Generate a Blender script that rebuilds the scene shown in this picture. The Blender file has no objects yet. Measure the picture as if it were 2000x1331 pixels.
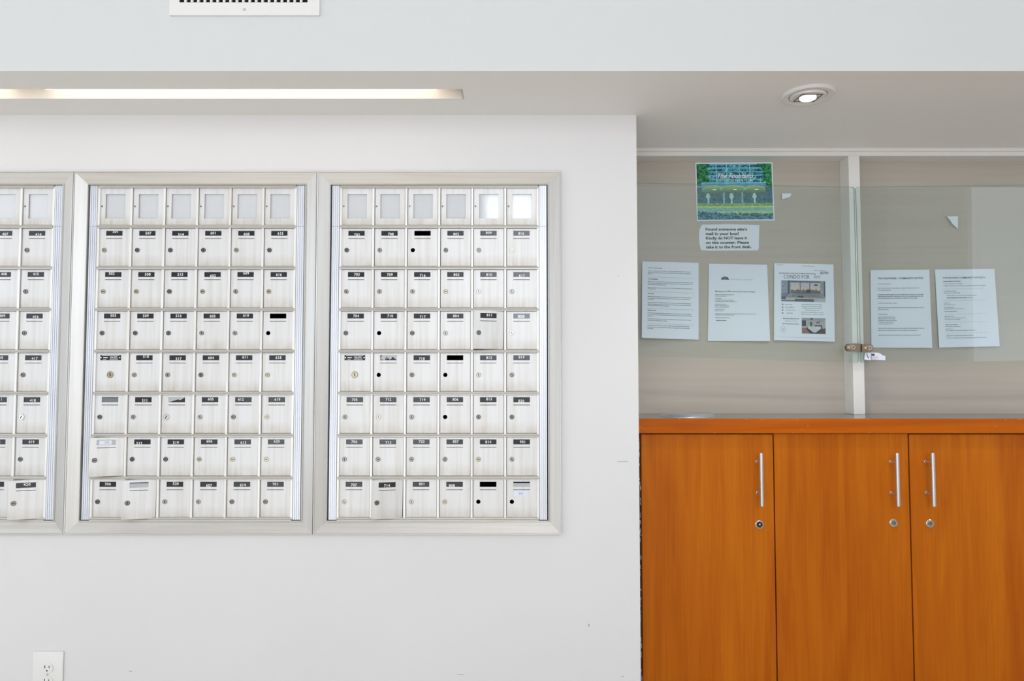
import bpy, bmesh, math, random
import numpy as np
from mathutils import Vector, Matrix

random.seed(7)
scene = bpy.context.scene
COL = scene.collection

# ------------------------------------------------------------------ camera, world, lights, exposure
EYE = 1.33                      # eye height above the floor
F = 1333.0                      # focal length in pixels of the 2000 px frame
PITCH = math.atan(0.0444)
cam_d = bpy.data.cameras.new('camera'); cam_d.sensor_width = 36.0; cam_d.lens = F / 2000 * 36
cam_d.clip_start = 0.01
cam = bpy.data.objects.new('camera', cam_d); COL.objects.link(cam)
cam.location = (0, 0, EYE); cam.rotation_euler = (math.pi / 2 + PITCH, 0, 0)
scene.camera = cam

w = bpy.data.worlds.new('sky'); scene.world = w; w.use_nodes = True
w.node_tree.nodes['Background'].inputs[0].default_value = (0.82, 0.90, 1.0, 1)
w.node_tree.nodes['Background'].inputs[1].default_value = 1.0

scene.view_settings.view_transform = 'Standard'
scene.view_settings.look = 'None'
scene.view_settings.gamma = 1
scene.view_settings.use_curve_mapping = False
scene.view_settings.exposure = -1.19

def area(name, loc, rot, sx, sy, power, col):
    d = bpy.data.lights.new(name, 'AREA'); d.shape = 'RECTANGLE'; d.size = sx; d.size_y = sy
    d.energy = power; d.color = col
    o = bpy.data.objects.new(name, d); COL.objects.link(o); o.location = loc; o.rotation_euler = rot
    return o
# daylight entering by the lobby's three windows, plus an added low fill light
XL, XR, YB, ZC = -4.6, 4.6, -3.6, 3.7          # room shell
area('window_and_fill_light', (0.45, YB - 0.03, 2.4), (math.pi / 2, 0, 0), 1.6, 2.0, 185, (0.88, 0.93, 1.0))
area('window_and_fill_light', (XL - 0.03, -1.0, 1.8), (math.pi / 2, 0, -math.pi / 2), 3.6, 2.8, 140, (0.88, 0.93, 1.0))
area('window_and_fill_light', (XR + 0.03, -0.9, 1.8), (math.pi / 2, 0, math.pi / 2), 2.4, 2.8, 50, (0.88, 0.93, 1.0))
area('window_and_fill_light', (-1.9, YB - 0.03, 0.65), (math.pi / 2, 0, 0), 2.6, 1.0, 95, (0.88, 0.93, 1.0))  # added fill to brighten soffit and recess, not a known window

sun_d = bpy.data.lights.new('bounce_sun', 'SUN'); sun_d.energy = 18.5; sun_d.angle = math.radians(1.5); sun_d.color = (1.0, 0.97, 0.93)
bounce_sun = bpy.data.objects.new('bounce_sun', sun_d); COL.objects.link(bounce_sun)
bounce_sun.rotation_euler = Vector((0.90, -0.12, -0.42)).to_track_quat('-Z', 'Y').to_euler()   # added; falls through the side window, floor bounce lifts soffit and recess

# ------------------------------------------------------------------ planes of the place (metres from the camera)
Y_FASCIA = 1.768
Y_WALL = 2.077
Y_FRAME = 2.393
Y_BOARD = 2.46
Y_COUNTER = 2.197
Z_SOFFIT = EYE + 0.7907
Z_COUNTER = EYE - 0.153
X_CORNER = 0.384
X_END = 2.45
cp, sp = math.cos(PITCH), math.sin(PITCH)
def at(px, py, Y):
    v = 665.5 - py
    t = Y / (F * cp - v * sp)
    return Vector(((px - 1000) * t, Y, EYE + t * (F * sp + v * cp)))

# ------------------------------------------------------------------ helpers
def lin(c):
    return tuple(((x / 255) / 12.92 if x / 255 <= 0.04045 else (((x / 255) + 0.055) / 1.055) ** 2.4) for x in c)

class MB:
    def __init__(s): s.v = []; s.f = []; s.m = []
    def add(s, vs, fs, mi=0):
        b = len(s.v); s.v += [tuple(p) for p in vs]
        for f in fs: s.f.append(tuple(b + i for i in f)); s.m.append(mi)
        return s
    def box(s, x0, x1, y0, y1, z0, z1, mi=0, c=0.0):
        if c <= 0:
            vs = [(x, y, z) for x in (x0, x1) for y in (y0, y1) for z in (z0, z1)]
            return s.add(vs, [(0, 1, 3, 2), (4, 6, 7, 5), (0, 4, 5, 1), (2, 3, 7, 6), (0, 2, 6, 4), (1, 5, 7, 3)], mi)
        bm = bmesh.new(); bmesh.ops.create_cube(bm, size=1)
        for v in bm.verts:
            v.co = Vector(((x0 + x1) / 2 + v.co.x * (x1 - x0), (y0 + y1) / 2 + v.co.y * (y1 - y0), (z0 + z1) / 2 + v.co.z * (z1 - z0)))
        bmesh.ops.bevel(bm, geom=bm.edges[:], offset=c, segments=2, affect='EDGES', profile=0.5)
        return s.bm(bm, mi)
    def bm(s, bm, mi=0):
        bmesh.ops.recalc_face_normals(bm, faces=bm.faces)
        bm.verts.index_update()
        s.add([v.co[:] for v in bm.verts], [[v.index for v in f.verts] for f in bm.faces], mi); bm.free(); return s
    def prism(s, pts, axis, a, b, mi=0):
        """closed 2-D outline extruded along an axis ('x': pts=(y,z), 'y': pts=(x,z), 'z': pts=(x,y))"""
        n = len(pts)
        def mk(p, t): return {'x': (t, p[0], p[1]), 'y': (p[0], t, p[1]), 'z': (p[0], p[1], t)}[axis]
        vs = [mk(p, a) for p in pts] + [mk(p, b) for p in pts]
        fs = [tuple(range(n))[::-1], tuple(range(n, 2 * n))] + [(i, (i + 1) % n, n + (i + 1) % n, n + i) for i in range(n)]
        return s.add(vs, fs, mi)
    def lathe(s, prof, c, axis='y', n=24, mi=0, arc=None):
        """profile of (radius, height); the axis runs through c; negative y is towards the room"""
        vs = []; fs = []
        for r, h in prof:
            for k in range(n):
                a = 2 * math.pi * k / n
                p = (r * math.cos(a), h, r * math.sin(a)) if axis == 'y' else ((r * math.cos(a), r * math.sin(a), h) if axis == 'z' else (h, r * math.cos(a), r * math.sin(a)))
                vs.append((c[0] + p[0], c[1] + p[1], c[2] + p[2]))
        for j in range(len(prof) - 1):
            for k in range(n):
                fs.append((j * n + k, j * n + (k + 1) % n, (j + 1) * n + (k + 1) % n, (j + 1) * n + k))
        if prof[0][0] > 1e-6: fs.append(tuple(range(n)))
        if prof[-1][0] > 1e-6: fs.append(tuple(range((len(prof) - 1) * n, len(prof) * n))[::-1])
        return s.add(vs, fs, mi)
    def mesh(s, name, mats, smooth=False):
        me = bpy.data.meshes.new(name); me.from_pydata(s.v, [], s.f)
        for m in (mats if isinstance(mats, (list, tuple)) else [mats]): me.materials.append(m)
        me.polygons.foreach_set('material_index', s.m)
        bm = bmesh.new(); bm.from_mesh(me)
        if len(bm.faces) < 60000:
            bmesh.ops.remove_doubles(bm, verts=bm.verts, dist=1e-6)
            bmesh.ops.recalc_face_normals(bm, faces=bm.faces)
        bm.to_mesh(me); bm.free()
        if smooth:
            me.shade_smooth()
            try: me.set_sharp_from_angle(angle=math.radians(35))
            except Exception: pass
        me.update()
        return me
    def build(s, name, mats, parent=None, loc=(0, 0, 0), smooth=False, **kw):
        return link(name, s.mesh(name, mats, smooth), parent, loc, **kw)

def link(name, me, parent=None, loc=(0, 0, 0), label=None, cat=None, group=None, kind=None):
    o = bpy.data.objects.new(name, me); COL.objects.link(o); o.location = loc
    if parent is not None: o.parent = parent
    if label: o['label'] = label
    if cat: o['category'] = cat
    if group: o['group'] = group
    if kind: o['kind'] = kind
    return o
def thing(name, loc, label, cat, group=None):
    return link(name, None, None, loc, label, cat, group)

_txt = {}
def text_mesh(s, size, bold=0.0, shear=0.0, space=1.0, align='CENTER'):
    """lettering as a flat mesh in the xy plane, centred on the origin"""
    key = (s, size, bold, shear, space, align)
    if key in _txt: return _txt[key]
    c = bpy.data.curves.new('lettering', 'FONT'); c.body = s; c.size = size; c.offset = bold; c.shear = shear
    c.space_character = space; c.align_x = align; c.align_y = 'CENTER'; c.resolution_u = 2
    o = bpy.data.objects.new('lettering', c)
    me = bpy.data.meshes.new_from_object(o)
    vs = [tuple(v.co) for v in me.vertices]; fs = [tuple(p.vertices) for p in me.polygons]
    bpy.data.objects.remove(o); bpy.data.curves.remove(c); bpy.data.meshes.remove(me)
    _txt[key] = (vs, fs)
    return vs, fs

# ------------------------------------------------------------------ materials
def new_mat(name):
    m = bpy.data.materials.new(name); m.use_nodes = True
    return m, m.node_tree.nodes, m.node_tree.links, m.node_tree.nodes['Principled BSDF']
def mat(name, col, rough=0.5, metal=0.0, spec=0.5, emit=0.0, coat=0.0, var=0.0, scale=(8, 8, 8), col2=None, bump=0.0, lincol=False, detail=4.0):
    m, N, L, b = new_mat(name)
    c = col if lincol else lin(col)
    b.inputs['Base Color'].default_value = (*c, 1); b.inputs['Roughness'].default_value = rough
    b.inputs['Metallic'].default_value = metal; b.inputs['Specular IOR Level'].default_value = spec
    b.inputs['Coat Weight'].default_value = coat; b.inputs['Coat Roughness'].default_value = 0.15
    if emit:
        b.inputs['Emission Color'].default_value = (*c, 1); b.inputs['Emission Strength'].default_value = emit
    if var or col2 or bump:
        tc = N.new('ShaderNodeTexCoord'); mp = N.new('ShaderNodeMapping'); mp.inputs['Scale'].default_value = scale
        nz = N.new('ShaderNodeTexNoise'); nz.inputs['Scale'].default_value = 1.0; nz.inputs['Detail'].default_value = detail
        L.new(tc.outputs['Object'], mp.inputs['Vector']); L.new(mp.outputs[0], nz.inputs['Vector'])
        if var or col2:
            c2 = (col2 if lincol else lin(col2)) if col2 else tuple(x * (1 - var) for x in c)
            rp = N.new('ShaderNodeValToRGB'); rp.color_ramp.elements[0].position = 0.35; rp.color_ramp.elements[1].position = 0.65
            rp.color_ramp.elements[0].color = (*c2, 1); rp.color_ramp.elements[1].color = (*c, 1)
            L.new(nz.outputs[0], rp.inputs[0]); L.new(rp.outputs[0], b.inputs['Base Color'])
        if bump:
            bp = N.new('ShaderNodeBump'); bp.inputs['Strength'].default_value = bump; bp.inputs['Distance'].default_value = 0.001
            L.new(nz.outputs[0], bp.inputs['Height']); L.new(bp.outputs[0], b.inputs['Normal'])
    return m

def alu(name, base, dirt, rough=0.38, metal=0.6, streak=(90, 90, 3), dirt_h=None, dirt_k=0.5):
    """brushed anodised aluminium with vertical streaks; each piece gets its own shift; grime where doors collect it"""
    m, N, L, b = new_mat(name)
    tc = N.new('ShaderNodeTexCoord'); oi = N.new('ShaderNodeObjectInfo')
    sc = N.new('ShaderNodeVectorMath'); sc.operation = 'SCALE'; sc.inputs[0].default_value = (3.1, 5.7, 9.3)
    L.new(oi.outputs['Random'], sc.inputs['Scale'])
    ad = N.new('ShaderNodeVectorMath'); L.new(tc.outputs['Object'], ad.inputs[0]); L.new(sc.outputs[0], ad.inputs[1])
    mp = N.new('ShaderNodeMapping'); mp.inputs['Scale'].default_value = streak; L.new(ad.outputs[0], mp.inputs[0])
    nz = N.new('ShaderNodeTexNoise'); nz.inputs['Scale'].default_value = 1; nz.inputs['Detail'].default_value = 5; L.new(mp.outputs[0], nz.inputs['Vector'])
    n2 = N.new('ShaderNodeTexNoise'); n2.inputs['Scale'].default_value = 28; n2.inputs['Detail'].default_value = 3; L.new(ad.outputs[0], n2.inputs['Vector'])
    mx = N.new('ShaderNodeMix'); mx.data_type = 'RGBA'
    mx.inputs['A'].default_value = (*lin(base), 1); mx.inputs['B'].default_value = (*lin(dirt), 1)
    rp = N.new('ShaderNodeMapRange'); rp.inputs['From Min'].default_value = 0.42; rp.inputs['From Max'].default_value = 0.75
    rp.inputs['To Max'].default_value = dirt_k; L.new(nz.outputs[0], rp.inputs['Value'])
    fac = rp.outputs[0]
    if dirt_h:
        sx = N.new('ShaderNodeSeparateXYZ'); L.new(tc.outputs['Object'], sx.inputs[0])
        mr = N.new('ShaderNodeMapRange'); mr.inputs['From Min'].default_value = dirt_h[1]; mr.inputs['From Max'].default_value = dirt_h[0]
        mr.inputs['To Max'].default_value = 1.1; L.new(sx.outputs['Z'], mr.inputs['Value'])
        mu = N.new('ShaderNodeMath'); mu.operation = 'MULTIPLY'; L.new(mr.outputs[0], mu.inputs[0]); L.new(n2.outputs[0], mu.inputs[1])
        mu.use_clamp = True
        a2 = N.new('ShaderNodeMath'); a2.operation = 'ADD'; a2.use_clamp = True; L.new(rp.outputs[0], a2.inputs[0]); L.new(mu.outputs[0], a2.inputs[1])
        fac = a2.outputs[0]
    L.new(fac, mx.inputs['Factor']); L.new(mx.outputs['Result'], b.inputs['Base Color'])
    b.inputs['Metallic'].default_value = metal; b.inputs['Roughness'].default_value = rough
    return m

def wood(name, c_light, c_dark, axis='z'):
    m, N, L, b = new_mat(name)
    tc = N.new('ShaderNodeTexCoord'); oi = N.new('ShaderNodeObjectInfo')
    sc = N.new('ShaderNodeVectorMath'); sc.operation = 'SCALE'; sc.inputs[0].default_value = (7.1, 3.3, 4.9); L.new(oi.outputs['Random'], sc.inputs['Scale'])
    ad = N.new('ShaderNodeVectorMath'); L.new(tc.outputs['Object'], ad.inputs[0]); L.new(sc.outputs[0], ad.inputs[1])
    def noise(scale, det, dist):
        mp = N.new('ShaderNodeMapping'); mp.inputs['Scale'].default_value = scale; L.new(ad.outputs[0], mp.inputs[0])
        nz = N.new('ShaderNodeTexNoise'); nz.inputs['Scale'].default_value = 1; nz.inputs['Detail'].default_value = det; nz.inputs['Distortion'].default_value = dist
        L.new(mp.outputs[0], nz.inputs['Vector']); return nz.outputs[0]
    if axis == 'z': big, fine = noise((9, 9, 0.9), 3, 1.2), noise((170, 170, 5), 4, 0.2)
    else: big, fine = noise((1.2, 30, 30), 3, 1.0), noise((6, 220, 220), 4, 0.2)
    m1 = N.new('ShaderNodeMath'); m1.operation = 'MULTIPLY'; m1.inputs[1].default_value = 0.35; L.new(fine, m1.inputs[0])
    m2 = N.new('ShaderNodeMath'); m2.operation = 'MULTIPLY_ADD'; m2.inputs[1].default_value = 0.75; L.new(big, m2.inputs[0]); L.new(m1.outputs[0], m2.inputs[2])
    rp = N.new('ShaderNodeValToRGB'); rp.color_ramp.elements[0].position = 0.38; rp.color_ramp.elements[1].position = 0.72
    rp.color_ramp.elements[0].color = (*lin(c_dark), 1); rp.color_ramp.elements[1].color = (*lin(c_light), 1)
    L.new(m2.outputs[0], rp.inputs[0]); L.new(rp.outputs[0], b.inputs['Base Color'])
    b.inputs['Roughness'].default_value = 0.42; b.inputs['Specular IOR Level'].default_value = 0.16
    return m

M = {}
M['wall'] = mat('painted_plaster', (228, 228, 229), 0.6, var=0.02, scale=(2, 2, 2), bump=0.05)
M['fascia'] = mat('fascia_white_dimmed', (213, 216, 217), 0.6)  # upright soffit face: the same white, darkened in the colour
M['ceiling'] = mat('ceiling_and_lifted_soffit', (241, 241, 240), 0.7)  # ceiling, and soffit underside lightened to make up for missing light
M['floor'] = mat('floor_stone', (206, 196, 182), 0.4, col2=(194, 183, 168), scale=(3, 3, 3))
M['joint'] = mat('floor_joint', (120, 110, 100), 0.8)
M['trim'] = mat('trim_paint', (232, 231, 228), 0.4)
M['board'] = mat('board_laminate', (188, 180, 170), 0.55, col2=(183, 175, 164), scale=(1.6, 4, 55), detail=6)
M['door_alu'] = alu('mailbox_door_aluminium', (223, 224, 225), (192, 186, 174), dirt_h=(-0.118, -0.080), dirt_k=0.4, metal=0.35, rough=0.48)
M['alu'] = alu('frame_aluminium', (206, 206, 204), (190, 187, 180), metal=0.6, rough=0.4)
M['alu_h'] = alu('rail_aluminium', (202, 200, 195), (180, 174, 163), metal=0.5, rough=0.42, streak=(3, 90, 90))
M['flute'] = alu('fluted_aluminium', (226, 230, 238), (205, 207, 212), metal=0.5, rough=0.42)
M['mullion'] = alu('mullion_aluminium', (238, 238, 236), (205, 198, 186), metal=0.4, rough=0.4)
M['dark'] = mat('dark_interior', (18, 18, 18), 0.9)
M['black'] = mat('black_gap', (8, 8, 8), 0.9)
M['plate'] = mat('black_number_plate', (32, 36, 42), 0.22)
M['plate_grey'] = mat('grey_number_plate', (118, 124, 132), 0.3)
M['plate_silver'] = mat('silver_number_plate', (186, 190, 196), 0.3)
M['digits'] = mat('number_paint', (235, 237, 238), 0.5)
M['lock_steel'] = mat('lock_steel', (168, 165, 158), 0.25, metal=1.0)
M['lock_dark'] = mat('lock_dark_steel', (122, 120, 115), 0.25, metal=1.0)
M['lock_brass'] = mat('lock_brass', (176, 168, 146), 0.28, metal=1.0)
M['chrome'] = mat('chrome', (225, 225, 225), 0.22, metal=1.0)
M['nickel'] = mat('brushed_nickel', (206, 205, 206), 0.3, metal=0.85)
M['bronze'] = mat('lock_plate_nickel', (168, 150, 130), 0.25, metal=0.9)
M['cylinder'] = mat('lock_cylinder_nickel', (205, 196, 182), 0.25, metal=0.9)
M['keyway'] = mat('keyway_black', (20, 19, 18), 0.6)
M['pane_paper'] = mat('directory_card', (226, 228, 231), 0.7)
M['white_plastic'] = mat('white_plastic', (236, 236, 234), 0.35)
M['vent_white'] = mat('vent_enamel', (230, 231, 230), 0.45)
M['wood'] = wood('cherry_veneer', (196, 108, 12), (170, 82, 3))
M['wood_edge'] = wood('cherry_edge', (196, 100, 4), (168, 78, 2), 'x')
M['worn'] = mat('chipped_edge', (205, 160, 110), 0.7)
M['laminate'] = mat('grey_laminate', (112, 111, 108), 0.16, spec=0.6)
M['paper'] = mat('white_paper', (232, 239, 252), 0.8)
M['ink'] = mat('grey_ink', (142, 150, 162), 0.8)
M['ink_soft'] = mat('pale_grey_ink', (176, 184, 194), 0.8)
M['ink_dark'] = mat('dark_ink', (72, 82, 96), 0.8)
M['ink_black'] = mat('black_ink', (26, 28, 40), 0.8)
M['purple'] = mat('purple_print', (72, 56, 120), 0.6)
M['pink'] = mat('pink_print', (226, 208, 222), 0.7)
M['scuff'] = mat('scuff', (190, 190, 192), 0.8)
M['lamp'] = mat('lamp_glow', (255, 240, 220), 0.5, emit=9.0)
M['tube'] = mat('tube_glow', (255, 244, 230), 0.5, emit=3.6)
M['reflector'] = mat('lamp_reflector', (225, 215, 200), 0.2, metal=0.9)
M['channel'] = mat('light_channel', (248, 243, 236), 0.6)

def glass_mat(name, tint, rough=0.0, ior=1.5):
    m = bpy.data.materials.new(name); m.use_nodes = True; N = m.node_tree.nodes; L = m.node_tree.links
    N.remove(N['Principled BSDF'])
    tr = N.new('ShaderNodeBsdfTransparent'); tr.inputs[0].default_value = (*tint, 1)
    gl = N.new('ShaderNodeBsdfGlossy'); gl.inputs['Roughness'].default_value = rough
    # Schlick reflectance from the facing angle, the same for both faces of the pane
    lw = N.new('ShaderNodeLayerWeight'); lw.inputs['Blend'].default_value = 0.5
    pw = N.new('ShaderNodeMath'); pw.operation = 'POWER'; pw.inputs[1].default_value = 5.0; L.new(lw.outputs['Facing'], pw.inputs[0])
    f0 = ((ior - 1) / (ior + 1)) ** 2
    fr = N.new('ShaderNodeMath'); fr.operation = 'MULTIPLY_ADD'; fr.inputs[1].default_value = 1 - f0; fr.inputs[2].default_value = f0; L.new(pw.outputs[0], fr.inputs[0])
    mx = N.new('ShaderNodeMixShader'); L.new(fr.outputs[0], mx.inputs[0]); L.new(tr.outputs[0], mx.inputs[1]); L.new(gl.outputs[0], mx.inputs[2])
    L.new(mx.outputs[0], N['Material Output'].inputs[0]); return m
M['glass'] = glass_mat('clear_glass', (0.945, 0.975, 0.970), ior=1.65)
M['glass_edge'] = mat('glass_edge_green', (150, 186, 176), 0.1, spec=0.6)
M['pane'] = glass_mat('directory_pane', (0.98, 0.985, 0.99), 0.06)

# ------------------------------------------------------------------ the setting
def struct(name, mb, m, parent=None): return mb.build(name, m, parent, kind='structure')
T = 0.12
# floor of large stone tiles with recessed joints
fl = struct('floor', MB().box(XL, XR, YB, Y_WALL, -0.1, -0.004).box(X_CORNER, X_END, Y_WALL, 2.6, -0.1, -0.004), M['joint'])
tile = MB().box(0.002, 0.898, 0.002, 0.898, -0.004, 0.0).mesh('tile', M['floor'])
for i in range(10):
    for j in range(6):
        link('tile', tile, fl, (XL + 0.1 + i * 0.9, YB + 0.1 + j * 0.9, 0))
struct('ceiling', MB().box(XL, XR, YB, Y_FASCIA, ZC, ZC + T), M['ceiling'])

# mailbox wall: one wall with an opening for the three mailbox banks
MW, MH = 0.745, 1.1004
XM = [0.149 - MW * (k + 1) for k in range(3)]          # outer left edges: numbers 702+, 501+, 407+
ZB = EYE - 0.4898                                       # outer bottom of the banks
ox0, ox1, oz0, oz1 = XM[2] + 0.03, 0.149 - 0.03, ZB + 0.03, ZB + MH - 0.03
wb = MB().box(XL, ox0, Y_WALL, 2.7, 0, Z_SOFFIT).box(ox1, X_CORNER, Y_WALL, 2.7, 0, Z_SOFFIT)
wb.box(ox0, ox1, Y_WALL, 2.7, 0, oz0).box(ox0, ox1, Y_WALL, 2.7, oz1, Z_SOFFIT).box(ox0, ox1, 2.5, 2.7, oz0, oz1)
wall = struct('wall_back', wb, M['wall'])
for (px, py, dx, dz) in ((1216, 902, 0.016, 0.0022), (1150, 1222, 0.003, 0.008), (255, 1312, 0.004, 0.003), (900, 1318, 0.010, 0.002), (1216, 1322, 0.003, 0.004), (1208, 540, 0.002, 0.003)):
    p = at(px, py, Y_WALL); q = MB().box(-dx, dx, -0.0004, 0.0002, -dz / 2, dz / 2).build('scuff_mark', M['scuff'], wall, p)
struct('baseboard_back', MB().box(XL, X_CORNER, Y_WALL - 0.014, Y_WALL, 0, 0.1, c=0.003), M['trim'])
# recess behind the counter
struct('wall_recess', MB().box(X_CORNER, X_END, Y_BOARD, 2.6, 0, Z_SOFFIT), M['board'])
struct('wall_right', MB().box(X_END, XR, Y_WALL, 2.7, 0, Z_SOFFIT).box(XR, XR + T, YB, -2.1, 0, ZC).box(XR, XR + T, 0.3, 2.7, 0, ZC)
       .box(XR, XR + T, -2.1, 0.3, 0, 0.4).box(XR, XR + T, -2.1, 0.3, 3.2, ZC), M['wall'])
struct('wall_left', MB().box(XL - T, XL, YB, -2.8, 0, ZC).box(XL - T, XL, 0.8, 2.7, 0, ZC).box(XL - T, XL, -2.8, 0.8, 0, 0.4)
       .box(XL - T, XL, -2.8, 0.8, 3.2, ZC), M['wall'])
struct('wall_front', MB().box(XL - T, -3.2, YB - T, YB, 0, ZC).box(-0.6, -0.35, YB - T, YB, 0, ZC).box(-3.2, -0.6, YB - T, YB, 1.15, ZC).box(-3.2, -0.6, YB - T, YB, 0, 0.15).box(1.25, XR + T, YB - T, YB, 0, ZC).box(-0.35, 1.25, YB - T, YB, 0, 1.4)
       .box(-0.35, 1.25, YB - T, YB, 3.4, ZC), M['wall'])
def window(n, x0, x1, y0, y1, z0, z1, along):
    mb = MB(); b = 0.05
    if along == 'x':
        for (a, c_) in ((x0, x0 + b), (x1 - b, x1)): mb.box(a, c_, y0, y1, z0, z1)
        for (a, c_) in ((z0, z0 + b), (z1 - b, z1), ((z0 + z1) / 2 - 0.02, (z0 + z1) / 2 + 0.02)): mb.box(x0, x1, y0, y1, a, c_)
    else:
        for (a, c_) in ((y0, y0 + b), (y1 - b, y1), ((y0 + y1) / 2 - 0.02, (y0 + y1) / 2 + 0.02)): mb.box(x0, x1, a, c_, z0, z1)
        for (a, c_) in ((z0, z0 + b), (z1 - b, z1)): mb.box(x0, x1, y0, y1, a, c_)
    struct('window_%d' % n, mb, M['trim'])
window(1, -0.35, 1.25, YB, YB + 0.05, 1.4, 3.4, 'x')
window(4, -3.2, -0.6, YB, YB + 0.05, 0.15, 1.15, 'x')  # made-up low window, frames the added fill light
window(2, XL, XL + 0.05, -2.8, 0.8, 0.4, 3.2, 'y')
window(3, XR - 0.05, XR, -2.1, 0.3, 0.4, 3.2, 'y')

# soffit with the slot of the linear light
SL0, SL1, SX = 1.882, 1.955, -0.139
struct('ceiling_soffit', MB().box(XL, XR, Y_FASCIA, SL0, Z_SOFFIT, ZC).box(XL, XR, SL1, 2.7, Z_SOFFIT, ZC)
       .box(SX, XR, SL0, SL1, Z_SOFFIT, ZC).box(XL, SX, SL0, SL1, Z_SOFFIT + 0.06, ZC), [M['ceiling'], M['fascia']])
for p_ in bpy.data.objects['ceiling_soffit'].data.polygons:            # same white paint: underside lightened, upright face darkened, standing in for light
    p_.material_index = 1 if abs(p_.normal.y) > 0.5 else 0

# header and post of the notice case
struct('trim_1', MB().box(X_CORNER, X_END, Y_FRAME, Y_BOARD, at(1400, 304.5, Y_FRAME).z, Z_SOFFIT)
       .box(X_CORNER, X_END, Y_FRAME - 0.007, Y_FRAME, at(1400, 297, Y_FRAME).z, Z_SOFFIT, c=0.002), M['trim'])
px0, px1 = at(1663.5, 600, Y_FRAME).x, at(1685.5, 600, Y_FRAME).x
struct('trim_2', MB().box(px0, px1, Y_FRAME, Y_BOARD, Z_COUNTER, at(1400, 304.5, Y_FRAME).z, c=0.0015), M['trim'])
struct('trim_3', MB().box(X_END - 0.04, X_END, Y_FRAME, Y_BOARD, Z_COUNTER, at(1400, 304.5, Y_FRAME).z), M['trim'])
struct('trim_4', MB().box(X_CORNER, X_CORNER + 0.02, Y_FRAME, Y_BOARD, Z_COUNTER, at(1400, 304.5, Y_FRAME).z), M['trim'])

# ------------------------------------------------------------------ mailbox banks
FRW = 0.039                       # frame width
FLW = 0.0262                      # fluted strip width
PITX, PITZ = 0.1015, 0.12775
DW, DH = 0.0925, 0.1168
YD = 0.006                        # door face behind the wall plane
LOCKX, LOCKZ, LOCKR = 0.0157, -0.0672, 0.0066

def door_mesh(name, material, holes='mail'):
    """pressed door leaf, hinge at its right edge, x from -DW to 0, z from -DH to 0, with real openings"""
    mb = MB(); c = 0.0010; t = 0.0014; dp = 0.011
    x0, x1, z0, z1 = -DW + c, -c, -DH + c, -c
    def q(a, b_, lo, hi): mb.add([(a, 0, lo), (b_, 0, lo), (b_, 0, hi), (a, 0, hi)], [(0, 1, 2, 3)])
    def hole(a, b_, lo, hi):
        for (p, r) in (((a, lo), (b_, lo)), ((b_, lo), (b_, hi)), ((b_, hi), (a, hi)), ((a, hi), (a, lo))):
            mb.add([(p[0], 0, p[1]), (r[0], 0, r[1]), (r[0], t, r[1]), (p[0], t, p[1])], [(0, 1, 2, 3)])
    def band_rect(lo, hi, a, b_):
        q(x0, a, lo, hi); q(b_, x1, lo, hi); hole(a, b_, lo, hi)
    def band_round(cx, cz, R, s):
        lo, hi = cz - s, cz + s
        q(x0, cx - s, lo, hi); q(cx + s, x1, lo, hi)
        n = 16; ring = []; sq = []
        for k in range(n):
            an = 2 * math.pi * (k + 0.5) / n
            ring.append((cx + R * math.cos(an), cz + R * math.sin(an)))
            m_ = max(abs(math.cos(an)), abs(math.sin(an))); sq.append((cx + s * math.cos(an) / m_, cz + s * math.sin(an) / m_))
        for k in range(n):
            j = (k + 1) % n
            pts = [sq[k], sq[j], ring[j], ring[k]]
            a0, a1 = 2 * math.pi * (k + 0.5) / n, 2 * math.pi * (k + 1.5) / n
            for cn in range(4):
                ac = math.pi / 4 + cn * math.pi / 2
                if a0 < ac < a1: pts.insert(1, (cx + s * (1 if math.cos(ac) > 0 else -1), cz + s * (1 if math.sin(ac) > 0 else -1)))
            mb.add([(p[0], 0, p[1]) for p in pts], [tuple(range(len(pts)))])
            mb.add([(ring[k][0], 0, ring[k][1]), (ring[j][0], 0, ring[j][1]), (ring[j][0], t, ring[j][1]), (ring[k][0], t, ring[k][1])], [(0, 1, 2, 3)])
        return lo, hi
    L0 = -DW + 0.0200; L1 = L0 + 0.0503
    if holes == 'mail':
        q(x0, x1, -0.0072, z1); band_rect(-0.0226, -0.0072, L0, L1)
        q(x0, x1, -0.0302, -0.0226); band_rect(-0.0319, -0.0302, L0, L1)
        lo, hi = band_round(-DW + LOCKX, LOCKZ, LOCKR, 0.009)
        q(x0, x1, hi, -0.0319); q(x0, x1, z0, lo)
    elif holes == 'post':
        lo, hi = band_round(-DW + 0.044, -0.0665, 0.0095, 0.012)
        q(x0, x1, hi, z1); q(x0, x1, z0, lo)
    elif holes == 'window':
        a, b_ = -DW + 0.0165, -DW + 0.0765; lo, hi = -0.0960, -0.0205
        q(x0, x1, hi, z1); band_rect(lo, hi, a, b_); q(x0, x1, z0, lo)
    # chamfer and returns
    o0 = [(x0, z0), (x1, z0), (x1, z1), (x0, z1)]; o1 = [(-DW, -DH), (0, -DH), (0, 0), (-DW, 0)]
    for k in range(4):
        j = (k + 1) % 4
        mb.add([(o0[k][0], 0, o0[k][1]), (o0[j][0], 0, o0[j][1]), (o1[j][0], c, o1[j][1]), (o1[k][0], c, o1[k][1])], [(0, 1, 2, 3)])
        mb.add([(o1[k][0], c, o1[k][1]), (o1[j][0], c, o1[j][1]), (o1[j][0], dp, o1[j][1]), (o1[k][0], dp, o1[k][1])], [(0, 1, 2, 3)])
    return mb.mesh(name, material)

me_door = door_mesh('mailbox_door', M['door_alu'])
me_post = door_mesh('mailbox_door', M['door_alu'], 'post')
me_dir = door_mesh('directory_door', M['door_alu'], 'window')

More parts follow.
